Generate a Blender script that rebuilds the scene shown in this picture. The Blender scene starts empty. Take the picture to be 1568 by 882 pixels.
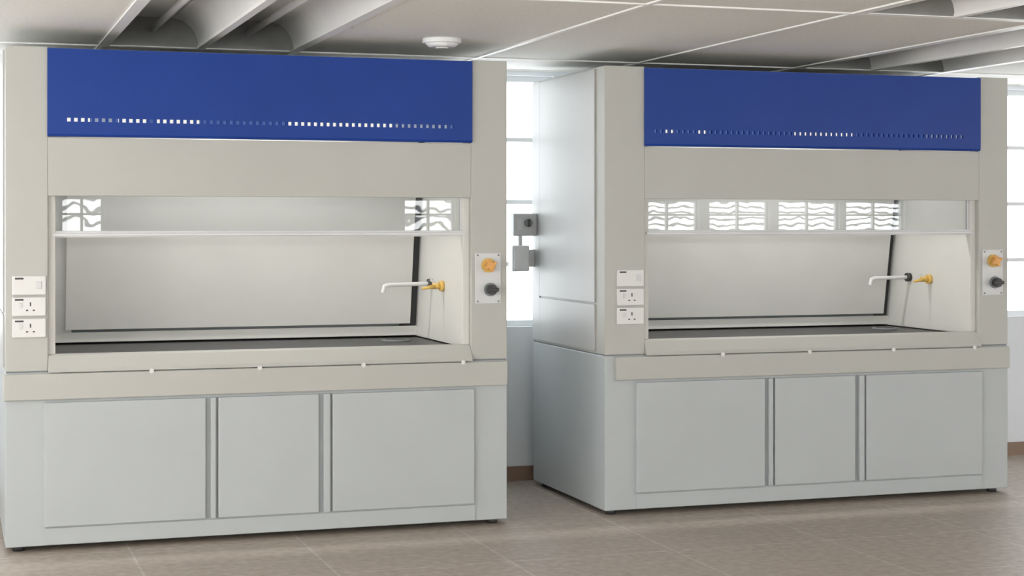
import bpy, bmesh, math
from mathutils import Vector, Matrix

scene = bpy.context.scene
scene.view_settings.view_transform = 'Standard'
scene.view_settings.look = 'None'
scene.view_settings.exposure = 0.0

# ------------------------------------------------------------------ materials
def mat(name, col, rough=0.5, metal=0.0, noise=0.0, nscale=8.0, bump=0.0, spec=0.5, bscale=200.0):
    m = bpy.data.materials.new(name); m.use_nodes = True
    nt = m.node_tree; b = nt.nodes['Principled BSDF']
    b.inputs['Roughness'].default_value = rough
    b.inputs['Metallic'].default_value = metal
    b.inputs['Specular IOR Level'].default_value = spec
    b.inputs['Base Color'].default_value = (*col, 1)
    tc = nt.nodes.new('ShaderNodeTexCoord')
    if noise > 0:
        n = nt.nodes.new('ShaderNodeTexNoise'); n.inputs['Scale'].default_value = nscale
        n.inputs['Detail'].default_value = 4
        r = nt.nodes.new('ShaderNodeValToRGB')
        r.color_ramp.elements[0].position = 0.3; r.color_ramp.elements[1].position = 0.7
        r.color_ramp.elements[0].color = (*[c*(1-noise) for c in col], 1)
        r.color_ramp.elements[1].color = (*[min(1, c*(1+noise)) for c in col], 1)
        nt.links.new(tc.outputs['Object'], n.inputs['Vector'])
        nt.links.new(n.outputs['Fac'], r.inputs['Fac'])
        nt.links.new(r.outputs['Color'], b.inputs['Base Color'])
    if bump > 0:
        n2 = nt.nodes.new('ShaderNodeTexNoise'); n2.inputs['Scale'].default_value = bscale
        bp = nt.nodes.new('ShaderNodeBump'); bp.inputs['Strength'].default_value = bump
        bp.inputs['Distance'].default_value = 0.002
        nt.links.new(tc.outputs['Object'], n2.inputs['Vector'])
        nt.links.new(n2.outputs['Fac'], bp.inputs['Height'])
        nt.links.new(bp.outputs['Normal'], b.inputs['Normal'])
    return m

def emis(name, col, s):
    m = bpy.data.materials.new(name); m.use_nodes = True
    nt = m.node_tree; nt.nodes.clear()
    o = nt.nodes.new('ShaderNodeOutputMaterial'); e = nt.nodes.new('ShaderNodeEmission')
    e.inputs['Color'].default_value = (*col, 1); e.inputs['Strength'].default_value = s
    nt.links.new(e.outputs[0], o.inputs[0])
    return m

M_upper = mat('upper_steel_paint', (0.470, 0.470, 0.440), 0.45, noise=0.02, nscale=3, bump=0.15)
M_base = mat('base_steel_paint', (0.460, 0.492, 0.500), 0.42, noise=0.02, nscale=3, bump=0.15)
M_side = mat('side_steel_paint', (0.485, 0.492, 0.482), 0.38, noise=0.03, nscale=2, bump=0.1)
M_liner = mat('chamber_liner', (0.67, 0.665, 0.63), 0.45, noise=0.02, nscale=5)
M_blue = mat('blue_fascia', (0.007, 0.044, 0.27), 0.40, noise=0.05, nscale=3, bump=0.1, spec=0.28)
M_black = mat('epoxy_worktop', (0.035, 0.035, 0.037), 0.35, noise=0.2, nscale=30)
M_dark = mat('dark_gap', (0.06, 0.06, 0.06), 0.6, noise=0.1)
M_groove = mat('groove_grey', (0.22, 0.24, 0.25), 0.5, noise=0.05)
M_channel = mat('door_channel_grey', (0.34, 0.365, 0.375), 0.5, noise=0.05)
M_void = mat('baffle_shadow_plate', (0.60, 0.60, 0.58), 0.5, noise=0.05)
M_rail = mat('sash_rail', (0.66, 0.67, 0.68), 0.3, noise=0.02)
M_white = mat('white_plastic', (0.72, 0.72, 0.71), 0.35, noise=0.01)
M_plate = mat('control_plate', (0.64, 0.65, 0.66), 0.35, noise=0.02)
M_orange = mat('orange_plastic', (0.72, 0.36, 0.10), 0.4, noise=0.05)
M_yellow = mat('yellow_plastic', (0.70, 0.46, 0.12), 0.4, noise=0.05)
M_knob = mat('black_plastic', (0.04, 0.04, 0.04), 0.4, noise=0.1)
M_wall = mat('painted_wall', (0.80, 0.84, 0.88), 0.7, noise=0.02, nscale=2, bump=0.2, bscale=60)
M_base_b = mat('brown_skirting', (0.27, 0.18, 0.13), 0.45, noise=0.1, nscale=10)
M_tbar = mat('tbar_white', (0.90, 0.90, 0.88), 0.4, noise=0.01)
M_frame = mat('aluminium_frame', (0.80, 0.83, 0.85), 0.4, noise=0.02)
M_refl = mat('lamp_reflector', (0.90, 0.90, 0.89), 0.3, noise=0.02)
M_enddark = mat('lamp_end_plate', (0.26, 0.26, 0.25), 0.5, noise=0.1)
M_tube = mat('lamp_tube', (0.90, 0.90, 0.88), 0.3, noise=0.01)
M_box = mat('grey_isolator', (0.58, 0.59, 0.59), 0.45, noise=0.05)
M_boxlight = mat('light_grey_box', (0.78, 0.79, 0.80), 0.45, noise=0.03)
M_tile = mat('ceiling_tile', (0.83, 0.825, 0.795), 0.9, noise=0.05, nscale=60, bump=0.5, bscale=120)
M_slotB = emis('slot_glow_bright', (1.0, 0.98, 0.9), 0.95)  # light showing through the slots, given as emission in three levels
M_slotM = emis('slot_glow_half', (0.6, 0.68, 0.9), 0.5)
M_slotD = emis('slot_glow_dim', (0.16, 0.26, 0.7), 0.5)
M_sky = emis('daylight_pane', (0.93, 0.97, 1.0), 3.8)
M_fill = emis('added_fill_pane', (1.0, 0.985, 0.955), 10.2)  # fill light for the added, unseen windows

# floor
def floor_mat():
    m = bpy.data.materials.new('floor_tiles'); m.use_nodes = True
    nt = m.node_tree; b = nt.nodes['Principled BSDF']
    tc = nt.nodes.new('ShaderNodeTexCoord')
    br = nt.nodes.new('ShaderNodeTexBrick')
    br.offset = 0.0; br.inputs['Scale'].default_value = 1.0
    br.inputs['Brick Width'].default_value = 0.8; br.inputs['Row Height'].default_value = 0.8
    br.inputs['Mortar Size'].default_value = 0.006
    br.inputs['Color1'].default_value = (0.45, 0.385, 0.330, 1)
    br.inputs['Color2'].default_value = (0.43, 0.372, 0.32, 1)
    br.inputs['Mortar'].default_value = (0.54, 0.49, 0.44, 1)
    n = nt.nodes.new('ShaderNodeTexNoise'); n.inputs['Scale'].default_value = 22; n.inputs['Detail'].default_value = 8
    r = nt.nodes.new('ShaderNodeValToRGB')
    r.color_ramp.elements[0].position = 0.3; r.color_ramp.elements[1].position = 0.7
    r.color_ramp.elements[0].color = (0.80, 0.78, 0.76, 1); r.color_ramp.elements[1].color = (1.12, 1.12, 1.12, 1)
    mx = nt.nodes.new('ShaderNodeMix'); mx.data_type = 'RGBA'; mx.blend_type = 'MULTIPLY'; mx.inputs[0].default_value = 1
    nt.links.new(tc.outputs['Object'], br.inputs['Vector']); nt.links.new(tc.outputs['Object'], n.inputs['Vector'])
    nt.links.new(n.outputs['Fac'], r.inputs['Fac'])
    nt.links.new(br.outputs['Color'], mx.inputs[6]); nt.links.new(r.outputs['Color'], mx.inputs[7])
    nt.links.new(mx.outputs[2], b.inputs['Base Color'])
    b.inputs['Roughness'].default_value = 0.45
    return m
M_floor = floor_mat()

def glass_mat():
    m = bpy.data.materials.new('sash_glass'); m.use_nodes = True
    nt = m.node_tree; nt.nodes.clear()
    o = nt.nodes.new('ShaderNodeOutputMaterial')
    t = nt.nodes.new('ShaderNodeBsdfTransparent'); t.inputs[0].default_value = (0.93, 0.94, 0.94, 1)
    g = nt.nodes.new('ShaderNodeBsdfGlossy'); g.inputs['Roughness'].default_value = 0.0
    f = nt.nodes.new('ShaderNodeFresnel'); f.inputs['IOR'].default_value = 1.5
    x = nt.nodes.new('ShaderNodeMixShader')
    nt.links.new(f.outputs[0], x.inputs[0]); nt.links.new(t.outputs[0], x.inputs[1])
    nt.links.new(g.outputs[0], x.inputs[2]); nt.links.new(x.outputs[0], o.inputs[0])
    return m
M_glass = glass_mat()

def outside_mat(name, scale, dist):
    # view of neighbouring tiled roofs in bright daylight
    m = bpy.data.materials.new(name); m.use_nodes = True
    nt = m.node_tree; nt.nodes.clear()
    o = nt.nodes.new('ShaderNodeOutputMaterial'); e = nt.nodes.new('ShaderNodeEmission')
    tc = nt.nodes.new('ShaderNodeTexCoord')
    w = nt.nodes.new('ShaderNodeTexWave'); w.bands_direction = 'Z'
    w.inputs['Scale'].default_value = scale; w.inputs['Distortion'].default_value = dist
    w.inputs['Detail'].default_value = 1.5; w.inputs['Detail Scale'].default_value = 1.4
    r = nt.nodes.new('ShaderNodeValToRGB')
    r.color_ramp.elements[0].position = 0.12; r.color_ramp.elements[1].position = 0.40
    r.color_ramp.elements[0].color = (0.13, 0.135, 0.14, 1); r.color_ramp.elements[1].color = (0.97, 0.99, 1, 1)
    e.inputs['Strength'].default_value = 12.5
    nt.links.new(tc.outputs['Object'], w.inputs['Vector']); nt.links.new(w.outputs['Fac'], r.inputs['Fac'])
    nt.links.new(r.outputs['Color'], e.inputs['Color']); nt.links.new(e.outputs[0], o.inputs[0])
    return m
M_out = outside_mat('daylight_roof_view', 4.2, 5.0)
M_out2 = outside_mat('daylight_pantile_view', 2.6, 11.0)

# ------------------------------------------------------------------ helpers
def add_box(bm, x0, x1, y0, y1, z0, z1):
    v = [bm.verts.new(p) for p in ((x0,y0,z0),(x1,y0,z0),(x1,y1,z0),(x0,y1,z0),(x0,y0,z1),(x1,y0,z1),(x1,y1,z1),(x0,y1,z1))]
    for f in ((0,3,2,1),(4,5,6,7),(0,1,5,4),(1,2,6,5),(2,3,7,6),(3,0,4,7)):
        bm.faces.new([v[i] for i in f])

def finish(bm, name, m, parent=None, bevel=0.0, smooth=False, loc=None):
    bmesh.ops.recalc_face_normals(bm, faces=bm.faces)
    me = bpy.data.meshes.new(name); bm.to_mesh(me); bm.free()
    ob = bpy.data.objects.new(name, me); scene.collection.objects.link(ob)
    me.materials.append(m)
    if parent: ob.parent = parent
    if loc: ob.location = loc
    if bevel > 0:
        md = ob.modifiers.new('b', 'BEVEL'); md.width = bevel; md.segments = 2; md.limit_method = 'ANGLE'
    if smooth:
        for p in me.polygons: p.use_smooth = True
    return ob

def box(name, x0, x1, y0, y1, z0, z1, m, parent=None, bevel=0.0):
    bm = bmesh.new(); add_box(bm, x0, x1, y0, y1, z0, z1)
    return finish(bm, name, m, parent, bevel)

def boxes(name, lst, m, parent=None, bevel=0.0):
    bm = bmesh.new()
    for b in lst: add_box(bm, *b)
    return finish(bm, name, m, parent, bevel)

def prism_x(name, prof, x0, x1, m, parent=None, bevel=0.0):
    """extrude (y,z) profile along x"""
    bm = bmesh.new()
    a = [bm.verts.new((x0, p[0], p[1])) for p in prof]; b = [bm.verts.new((x1, p[0], p[1])) for p in prof]
    bm.faces.new(a); bm.faces.new(b[::-1]); n = len(prof)
    for i in range(n): bm.faces.new([a[i], b[i], b[(i+1)%n], a[(i+1)%n]])
    return finish(bm, name, m, parent, bevel)

def cyl(name, c, axis, r, h, m, parent=None, r2=None, seg=28, bevel=0.0):
    bm = bmesh.new()
    bmesh.ops.create_cone(bm, cap_ends=True, segments=seg, radius1=r, radius2=r if r2 is None else r2, depth=h)
    q = Vector((0,0,1)).rotation_difference(Vector(axis).normalized())
    bmesh.ops.transform(bm, matrix=Matrix.Translation(c) @ q.to_matrix().to_4x4(), verts=bm.verts)
    ob = finish(bm, name, m, parent, bevel)
    for p in ob.data.polygons: p.use_smooth = len(p.vertices) == 4
    return ob

def tube(name, pts, r, m, parent=None):
    cu = bpy.data.curves.new(name, 'CURVE'); cu.dimensions = '3D'; cu.bevel_depth = r; cu.bevel_resolution = 5
    cu.use_fill_caps = True
    s = cu.splines.new('POLY'); s.points.add(len(pts)-1)
    for i, p in enumerate(pts): s.points[i].co = (*p, 1)
    ob = bpy.data.objects.new(name, cu); scene.collection.objects.link(ob); cu.materials.append(m)
    if parent: ob.parent = parent
    return ob

def empty(name, loc):
    e = bpy.data.objects.new(name, None); e.location = loc; e.empty_display_size = 0.2
    scene.collection.objects.link(e); return e

# ------------------------------------------------------------------ room
RX0, RX1, RY0, RY1, CZ = -3.2, 14.0, -3.0, 9.45, 2.43
TOP = 2.75
boxes('floor', [(RX0-0.2, RX1+0.2, RY0-0.2, RY1+0.2, -0.1, 0.0)], M_floor)

def cuts(wins, lo, hi):
    """solid spans of a wall with openings, several openings may be stacked in one column"""
    us = sorted(set([lo, hi]+[w[0] for w in wins]+[w[1] for w in wins])); out = []
    for a, b in zip(us[:-1], us[1:]):
        col = sorted([(w[2], w[3]) for w in wins if w[0] <= a+1e-6 and w[1] >= b-1e-6]); z = 0
        for (z0, z1) in col: out.append((a, b, z, z0)); z = z1
        out.append((a, b, z, TOP))
    return out
def wall_y(name, y0, y1, wins):
    return boxes(name, [(a, b, y0, y1, z0, z1) for a, b, z0, z1 in cuts(wins, RX0-0.2, RX1+0.2)], M_wall)
def wall_x(name, x0, x1, wins):
    return boxes(name, [(x0, x1, a, b, z0, z1) for a, b, z0, z1 in cuts(wins, RY0, RY1)], M_wall)

back_wins = [(-1.7, 0.36, 0.91, 2.40), (1.95, 3.42, 0.91, 2.40), (5.85, 7.75, 0.91, 2.40), (8.6, 10.4, 0.91, 2.40)]
front_wins = [(-1.4,-0.55,0.9,1.82),(1.16,1.65,0.9,1.82),(5.10,5.75,0.9,1.82),(8.15,8.99,0.9,1.82),(9.12,9.98,0.9,1.82),(10.10,10.99,0.9,1.82),(11.08,11.96,0.9,1.82)]
added_clere_wins = [(-2.9, -0.4, 1.95, 2.40), (-0.2, 2.4, 1.95, 2.40), (2.6, 5.2, 1.95, 2.40), (5.4, 8.0, 1.95, 2.40), (8.2, 10.8, 1.95, 2.40), (11.0, 13.6, 1.95, 2.40)]  # unseen clerestory row, added to brighten the room
added_left_wins = [(-2.6, -0.4, 0.7, 2.35), (-0.2, 2.0, 0.7, 2.35), (2.2, 4.4, 0.7, 2.35), (4.6, 6.8, 0.7, 2.35)]  # added side windows out of view, for more room light
added_right_wins = [(-1.0, 1.5, 0.9, 2.3), (2.0, 4.5, 0.9, 2.3)]  # likewise added out of view as fill light
wall_y('wall_back', RY1, RY1+0.2, back_wins)
wall_y('wall_front', RY0-0.2, RY0, front_wins+added_clere_wins)
wall_x('wall_left', RX0-0.2, RX0, added_left_wins)
wall_x('wall_right', RX1, RX1+0.2, added_right_wins)
boxes('baseboard_back', [(RX0, RX1, RY1-0.015, RY1, 0, 0.085)], M_base_b)
boxes('baseboard_left', [(RX0, RX0+0.015, RY0, RY1-0.015, 0, 0.085)], M_base_b)

wn = [0]
def window(axis, plane, a, b, z0, z1, ncol, zbars, pane, sgn):
    """frame + glazing; plane = room-side wall face, sgn=+1 if outdoors is at +axis"""
    wn[0] += 1
    e = empty('window_%d' % wn[0], (0, 0, 0))
    p0, p1 = sorted((plane+sgn*0.05, plane+sgn*0.10))
    q0, q1 = sorted((plane+sgn*0.115, plane+sgn*0.125))
    t = 0.035
    L = [(a, b, z0, z0+t), (a, b, z1-t, z1), (a, a+t, z0+t, z1-t), (b-t, b, z0+t, z1-t)]
    for i in range(1, ncol):
        c = a+(b-a)*i/ncol; L.append((c-0.014, c+0.014, z0+t, z1-t))
    for z in zbars: L.append((a+t, b-t, z-0.012, z+0.012))
    mk = (lambda u0,u1,w0,w1,z0,z1: (u0,u1,w0,w1,z0,z1)) if axis == 'y' else (lambda u0,u1,w0,w1,z0,z1: (w0,w1,u0,u1,z0,z1))
    boxes('frame', [mk(l[0], l[1], p0, p1, l[2], l[3]) for l in L], M_frame, e)
    boxes('glazing', [mk(a, b, q0, q1, z0, z1)], pane, e)
for w in back_wins: window('y', RY1, *w, 3 if w[1]-w[0] > 1.2 else 2, [1.28, 1.65, 2.02], M_sky, 1)
for w in front_wins: window('y', RY0, *w, 2, [1.2, 1.62], M_out if w[0] > 6 else M_out2, -1)
for w in added_clere_wins: window('y', RY0, *w, 3, [], M_fill, -1)
for w in added_left_wins: window('x', RX0, *w, 3, [1.4, 1.85], M_fill, -1)
for w in added_right_wins: window('x', RX1, *w, 3, [1.4, 1.85], M_fill, 1)

# ceiling: lay-in tiles on an exposed grid, with recessed troffers
xs = [RX0, -2.2, -1.25, -0.27, 0.73, 1.74, 2.74, 3.70, 4.68, 5.68, 6.68, 7.68, 8.68, 9.68, 10.68, 11.68, 12.68, RX1]
ys = [RY0, -0.72, 1.66, 4.04, 6.42, 8.80, RY1]
troffers = [(4, 4), (8, 4), (7, 3), (4, 2), (11, 4)]
L = []
for i in range(len(xs)-1):
    for j in range(len(ys)-1):
        if (i, j) in troffers: continue
        L.append((xs[i]+0.004, xs[i+1]-0.004, ys[j]+0.004, ys[j+1]-0.004, CZ+0.003, CZ+0.02))
L.append((RX0-0.2, RX1+0.2, RY0-0.2, RY1+0.2, TOP, TOP+0.1))
boxes('ceiling', L, M_tile)
L = [(x-0.012, x+0.012, RY0, RY1, CZ-0.004, CZ+0.003) for x in xs[1:-1]] + [(RX0, RX1, y-0.012, y+0.012, CZ-0.0045, CZ+0.0025) for y in ys[1:-1]]
L += [(RX0, RX1, RY1-0.025, RY1, CZ-0.003, CZ+0.003)]
boxes('trim_ceiling_grid', L, M_tbar)

def troffer(i, j):
    x0, x1, y0, y1 = xs[i]+0.012, xs[i+1]-0.012, ys[j]+0.012, ys[j+1]-0.012
    e = empty('ceiling_light_fixture', (x0, y0, CZ)); w = x1-x0; d = y1-y0; H = 0.15
    boxes('housing', [(0, w, 0, d, H, H+0.01), (0, 0.006, 0, d, 0.0, H), (w-0.006, w, 0, d, 0.0, H)], M_refl, e)
    boxes('end_plate', [(0.006, w-0.006, d-0.03, d, 0.0, H), (0.006, w-0.006, 0, 0.03, 0.0, H)], M_enddark, e)
    boxes('spine', [(w/2-0.02, w/2+0.02, 0.03, d-0.03, -0.004, 0.012)], M_tbar, e)
    boxes('rim', [(0.0, w, d-0.03, d, -0.004, 0.0), (0.0, w, 0, 0.03, -0.004, 0.0), (0, 0.03, 0.03, d-0.03, -0.004, 0.0), (w-0.03, w, 0.03, d-0.03, -0.004, 0.0)], M_tbar, e)
    bm = bmesh.new()
    for (a, b) in ((0.01, w/2-0.015), (w/2+0.015, w-0.01)):
        for s in (0, 1):
            prof = []
            for k in range(9):
                t = k/8; off = 0.13*(1-math.cos(t*math.pi/2)) ; zz = H*0.97*math.sin(t*math.pi/2)
                prof.append(((a+off) if s == 0 else (b-off), zz))
            prev = None
            for (px, pz) in prof:
                c = (bm.verts.new((px, 0.03, pz)), bm.verts.new((px, d-0.03, pz)))
                if prev: bm.faces.new([prev[0], prev[1], c[1], c[0]])
                prev = c
    finish(bm, 'reflector', M_refl, e, smooth=True)
    for k, c in enumerate((w*0.25, w*0.75)):
        cyl('tube_%d' % (k+1), (c, d/2, 0.085), (0,1,0), 0.016, d-0.06, M_tube, e)
for t in troffers: troffer(*t)

# smoke detector
sd = empty('smoke_detector', (2.30, 7.97, CZ))
cyl('mounting_base', (0,0,-0.009), (0,0,1), 0.095, 0.024, M_boxlight, sd, bevel=0.003)
cyl('sensor_body', (0,0,-0.030), (0,0,1), 0.062, 0.020, M_boxlight, sd, r2=0.085)
cyl('sensor_cap', (0,0,-0.043), (0,0,1), 0.03, 0.006, M_plate, sd)

# ------------------------------------------------------------------ fume hood
def socket_plate(p, cx, cz, sw_only, y):
    w, h = 0.15, 0.088
    nm = 'switch_plate' if sw_only else 'socket_plate'
    box(nm, cx-w/2, cx+w/2, y-0.016, y, cz-h/2, cz+h/2, M_white, p, 0.004)
    f = y-0.016
    box(nm+'_label', cx-w/2+0.012, cx-w/2+0.05, f-0.001, f+0.001, cz+h/2-0.016, cz+h/2-0.008, M_dark, p)
    if sw_only:
        box('rocker', cx+0.03, cx+0.055, f-0.005, f+0.001, cz-0.015, cz+0.018, M_plate, p, 0.002)
    else:
        boxes('pin_holes', [(cx+0.003, cx+0.009, f-0.001, f+0.001, cz+0.002, cz+0.020),
                            (cx-0.014, cx-0.004, f-0.001, f+0.001, cz-0.020, cz-0.014),
                            (cx+0.016, cx+0.026, f-0.001, f+0.001, cz-0.020, cz-0.014)], M_dark, p)
        box('rocker', cx-0.045, cx-0.030, f-0.004, f+0.001, cz-0.004, cz+0.018, M_plate, p, 0.002)

def fume_hood(x0, yf, W, pl, slots, ledge_l, fix_y):
    e = empty('fume_hood', (x0, yf, 0)); D = 1.13; pr = 0.19
    # plinth & feet
    for k, (fx, fy) in enumerate(((0.06,0.07),(W-0.06,0.07),(0.06,D-0.07),(W-0.06,D-0.07))):
        cyl('foot_%d' % (k+1), (fx, fy, 0.014), (0,0,1), 0.028, 0.028, M_knob, e)
    box('base_cabinet', 0, W, 0, D, 0.027, 0.832, M_base, e, 0.004)
    box('kick_panel', 0.175, W-0.17, -0.006, 0.002, 0.03, 0.108, M_base, e, 0.002)
    doors = [(0.173, 0.916), (0.976, 1.464), (1.532, W-0.178)]
    for k, (a, b) in enumerate(doors):
        box('door_%d' % (k+1), a, b, -0.020, 0.001, 0.115, 0.692, M_base, e, 0.004)
    for k, (a, b) in enumerate(((0.916, 0.976), (1.464, 1.532))):
        box('door_channel_%d' % (k+1), a+0.002, b-0.002, -0.006, 0.002, 0.115, 0.692, M_channel, e)
        box('door_pull_%d' % (k+1), a+0.024, b-0.012, -0.022, -0.004, 0.115, 0.692, M_base, e, 0.003)
    # apron under the sill
    box('apron', ledge_l, W-0.004, -0.028, 0.001, 0.706, 0.828, M_upper, e, 0.005)
    # upper body sides
    box('side_column_left', 0, pl, 0, D, 0.838, 2.345, M_upper, e, 0.004)
    box('side_column_right', W-pr, W, 0, D, 0.838, 2.345, M_upper, e, 0.004)
    box('body_seam', 0.004, W-0.004, 0.006, D-0.004, 0.828, 0.842, M_groove, e)
    for s, xa, xb in (('left', -0.008, 0.0), ('right', W, W+0.008)):
        box('side_panel_upper_'+s, xa, xb, 0.13, D-0.13, 1.105, 2.335, M_side, e, 0.002)
        box('side_panel_lower_'+s, xa, xb, 0.13, D-0.13, 0.850, 1.095, M_side, e, 0.002)
        box('side_rear_strip_'+s, xa+0.002 if s == 'left' else xa, xb if s == 'left' else xb-0.002, D-0.125, D, 0.850, 2.34, M_side, e, 0.002)
    box('rear_panel', pl, W-pr, D-0.04, D, 0.838, 2.345, M_liner, e)
    box('roof_panel', pl, W-pr, 0.02, D-0.04, 2.30, 2.342, M_upper, e)
    # chamber lining (side cheeks, set back sash tracks)
    cl, cr = pl+0.035, W-pr-0.035
    box('chamber_cheek_left', pl, cl, 0.03, D-0.04, 0.90, 2.30, M_liner, e, 0.003)
    box('chamber_cheek_right', cr, W-pr, 0.03, D-0.04, 0.90, 2.30, M_liner, e, 0.003)
    # worktop, raised rim, cup sink
    box('worktop', pl, W-pr, 0.03, D-0.04, 0.842, 0.895, M_black, e, 0.002)
    cyl('cup_sink_rim', (W-0.42, 0.62, 0.899), (0,0,1), 0.075, 0.010, M_groove, e)
    cyl('cup_sink_bowl', (W-0.42, 0.62, 0.903), (0,0,1), 0.055, 0.006, M_knob, e)
    # slanted rear baffle: upper and lower leaf, plates toned as shade in the gaps and end slots
    prism_x('rear_baffle', [(0.885, 0.972), (0.90, 0.972), (0.72, 2.0), (0.705, 2.0)], cl+0.10, cr-0.045, M_liner, e)
    prism_x('baffle_gap_shade', [(0.93, 0.955), (0.94, 0.955), (0.76, 2.0), (0.75, 2.0)], cr-0.12, cr, M_dark, e)  # dark plate stands in for shade in the end slot
    prism_x('baffle_low_shade', [(0.925, 0.950), (0.935, 0.950), (0.90, 0.985), (0.89, 0.985)], cl+0.10, cr-0.10, M_groove, e)  # grey plate stands in for shade under the upper leaf
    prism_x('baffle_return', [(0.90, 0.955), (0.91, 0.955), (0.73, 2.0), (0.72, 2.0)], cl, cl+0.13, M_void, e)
    box('baffle_lower', cl, cr, 0.905, 0.915, 0.905, 0.957, M_liner, e, 0.002)
    # sill aerofoil with fixings
    prism_x('sill', [(-0.030, 0.832), (-0.026, 0.850), (0.012, 0.908), (0.030, 0.915), (0.075, 0.912), (0.085, 0.896), (0.03, 0.896), (0.0, 0.838)], pl, W-pr, M_upper, e, 0.003)
    for k in range(4):
        cyl('sill_fixing_%d' % (k+1), (0.66+k*(W-0.9)/3, -0.032, 0.828), (0,1,0), 0.011, 0.008, M_white, e)
    # blue fascia with ventilation slots
    zs0, zs1 = 1.998, 2.016; fa, fb = pl-0.003, W-pr+0.003; pitch = 0.0315; s0 = 0.275; sN = 60
    L = [(fa, fb, -0.014, 0.004, 1.95, zs0), (fa, fb, -0.014, 0.004, zs1, 2.338), (fa, s0, -0.014, 0.004, zs0, zs1)]
    for k in range(sN):
        a = s0+k*pitch; L.append((a+0.017, a+pitch if k < sN-1 else fb, -0.014, 0.004, zs0, zs1))
    boxes('blue_fascia', L, M_blue, e)
    prism_x('blue_fascia_lip', [(-0.014, 1.95), (-0.014, 1.940), (-0.010, 1.932), (0.0, 1.928), (0.004, 1.93), (0.004, 1.95)], fa, fb, M_blue, e)
    box('slot_backing_glow', s0-0.02, s0+sN*pitch, 0.010, 0.014, zs0-0.01, zs1+0.01, M_slotD, e)  # faint glow painted in behind all slots
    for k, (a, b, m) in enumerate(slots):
        box('slot_glow_strip_%d' % (k+1), a, b, 0.0045, 0.009, zs0-0.004, zs1+0.004, m, e)  # added glowing strips imitate light coming through the holes
    box('grey_fascia', pl, W-pr, 0.0, 0.02, 1.652, 1.925, M_upper, e, 0.003)
    # sash
    sy = 0.065
    boxes('sash_frame', [(pl+0.004, W-pr-0.004, sy-0.03, sy+0.012, 1.458, 1.488), (pl+0.004, pl+0.04, sy-0.012, sy+0.012, 1.488, 1.80),
                         (W-pr-0.04, W-pr-0.004, sy-0.012, sy+0.012, 1.488, 1.80)], M_rail, e, 0.002)
    box('sash_handle', pl+0.02, W-pr-0.02, sy-0.045, sy-0.03, 1.464, 1.478, M_rail, e, 0.003)
    box('sash_glass', pl+0.04, W-pr-0.04, sy-0.003, sy+0.003, 1.488, 1.80, M_glass, e)
    # switched sockets
    for cz, sw in ((1.237, True), (1.139, False), (1.040, False)):
        socket_plate(e, pl-0.085, cz, sw, 0.0)
    # control plate
    pc = W-pr+0.088
    box('control_plate', pc-0.068, pc+0.068, -0.006, 0.0, 1.118, 1.375, M_plate, e, 0.003)
    for k, (dx, dz) in enumerate(((-0.055, 0.245), (0.055, 0.245), (-0.055, 0.012), (0.055, 0.012))):
        cyl('plate_screw_%d' % (k+1), (pc+dx, -0.007, 1.118+dz), (0,1,0), 0.005, 0.004, M_groove, e)
    cyl('gas_valve_ring', (pc, -0.012, 1.312), (0,1,0), 0.036, 0.012, M_yellow, e)
    cyl('gas_valve_hub', (pc, -0.035, 1.312), (0,1,0), 0.020, 0.04, M_orange, e, bevel=0.003)
    for k in range(4):
        an = k*math.pi/2+0.4
        cyl('gas_valve_lobe_%d' % (k+1), (pc+0.024*math.cos(an), -0.045, 1.312+0.024*math.sin(an)), (0,1,0), 0.009, 0.022, M_orange, e, bevel=0.002)
    cyl('water_valve_ring', (pc+0.012, -0.010, 1.190), (0,1,0), 0.034, 0.008, M_groove, e)
    cyl('water_valve_hub', (pc+0.012, -0.030, 1.190), (0,1,0), 0.025, 0.04, M_knob, e, bevel=0.003)
    box('water_valve_grip', pc-0.020, pc+0.044, -0.055, -0.035, 1.180, 1.200, M_knob, e, 0.004)
    # outlets on the right cheek
    yA = fix_y; zA = 1.20
    cyl('spout_flange', (cr-0.012, yA, zA), (1,0,0), 0.026, 0.024, M_knob, e)
    tube('spout', [(cr-0.02, yA, zA), (cr-0.24, yA, zA-0.004), (cr-0.262, yA, zA-0.010), (cr-0.270, yA, zA-0.045)], 0.011, M_white, e)
    yB = yA-0.22
    cyl('gas_outlet_flange', (cr-0.010, yB, zA-0.005), (1,0,0), 0.028, 0.020, M_yellow, e)
    cyl('gas_outlet_body', (cr-0.035, yB, zA-0.005), (1,0,0), 0.016, 0.05, M_yellow, e)
    cyl('gas_outlet_nozzle', (cr-0.085, yB-0.01, zA-0.012), (1,0.1,0.15), 0.006, 0.07, M_yellow, e, r2=0.012)
    tube('gas_outlet_lever', [(cr-0.04, yB, zA), (cr-0.07, yB, zA+0.03)], 0.006, M_white, e)
    # internal lamp
    box('lamp_housing', W/2-0.6, W/2+0.6, 0.30, 0.42, 2.27, 2.30, M_white, e)
    ld = bpy.data.lights.new('hood_lamp', 'AREA'); ld.shape = 'RECTANGLE'; ld.size = 1.1; ld.size_y = 0.08; ld.energy = 13
    ld.color = (1, 0.98, 0.94)
    lo = bpy.data.objects.new('hood_lamp', ld); scene.collection.objects.link(lo); lo.parent = e; lo.location = (W/2, 0.36, 2.262)
    return e

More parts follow.
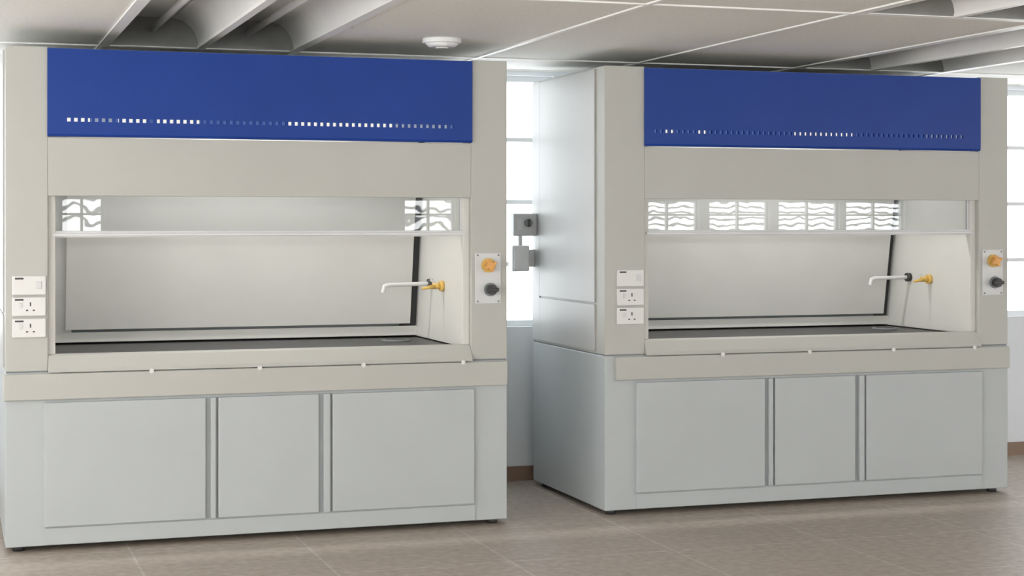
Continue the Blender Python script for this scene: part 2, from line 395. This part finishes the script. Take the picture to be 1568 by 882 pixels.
B, Mi, Di = M_slotB, M_slotM, M_slotD
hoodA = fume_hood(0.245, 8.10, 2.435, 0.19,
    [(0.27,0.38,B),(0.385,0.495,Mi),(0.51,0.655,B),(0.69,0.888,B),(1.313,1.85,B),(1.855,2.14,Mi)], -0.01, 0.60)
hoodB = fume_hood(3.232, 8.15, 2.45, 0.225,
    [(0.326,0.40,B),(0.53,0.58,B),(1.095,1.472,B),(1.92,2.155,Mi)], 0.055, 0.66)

# isolators on the left flank of the second hood, at its rear edge
bx = empty('isolator_switch', (3.226, 9.235, 1.515))
box('enclosure', -0.145, 0.0, -0.045, 0.04, -0.065, 0.065, M_box, bx, 0.008)
cyl('rotary_switch', (-0.055, -0.050, 0.01), (0,1,0), 0.024, 0.014, M_groove, bx)
box('switch_grip', -0.062, -0.048, -0.066, -0.055, -0.012, 0.032, M_knob, bx, 0.002)
boxes('rating_label', [(-0.125, -0.095, -0.047, -0.045, -0.03, 0.03)], M_plate, bx)
bx2 = empty('junction_box', (3.226, 9.235, 1.320))
box('enclosure', -0.15, -0.045, -0.040, 0.04, -0.075, 0.075, M_boxlight, bx2, 0.008)
box('cover', -0.14, -0.055, -0.048, -0.040, -0.063, 0.063, M_boxlight, bx2, 0.004)
box('bracket', -0.05, 0.0, 0.0, 0.02, -0.05, 0.05, M_plate, bx2, 0.002)
tube('conduit', [(-0.09, 0.0, 0.075), (-0.09, 0.0, 0.131)], 0.012, M_plate, bx2)

# ------------------------------------------------------------------ world & camera
w = bpy.data.worlds.new('World'); scene.world = w; w.use_nodes = True
w.node_tree.nodes['Background'].inputs[0].default_value = (0.85, 0.92, 1, 1)
w.node_tree.nodes['Background'].inputs[1].default_value = 1.0

cd = bpy.data.cameras.new('camera'); cam = bpy.data.objects.new('camera', cd); scene.collection.objects.link(cam)
cam.location = (0, 0, 1.53); cam.rotation_euler = (math.radians(90), 0, math.radians(-18.48))
cd.sensor_width = 36; cd.lens = 59.2; cd.shift_y = -0.0644; cd.clip_start = 0.05
scene.camera = cam
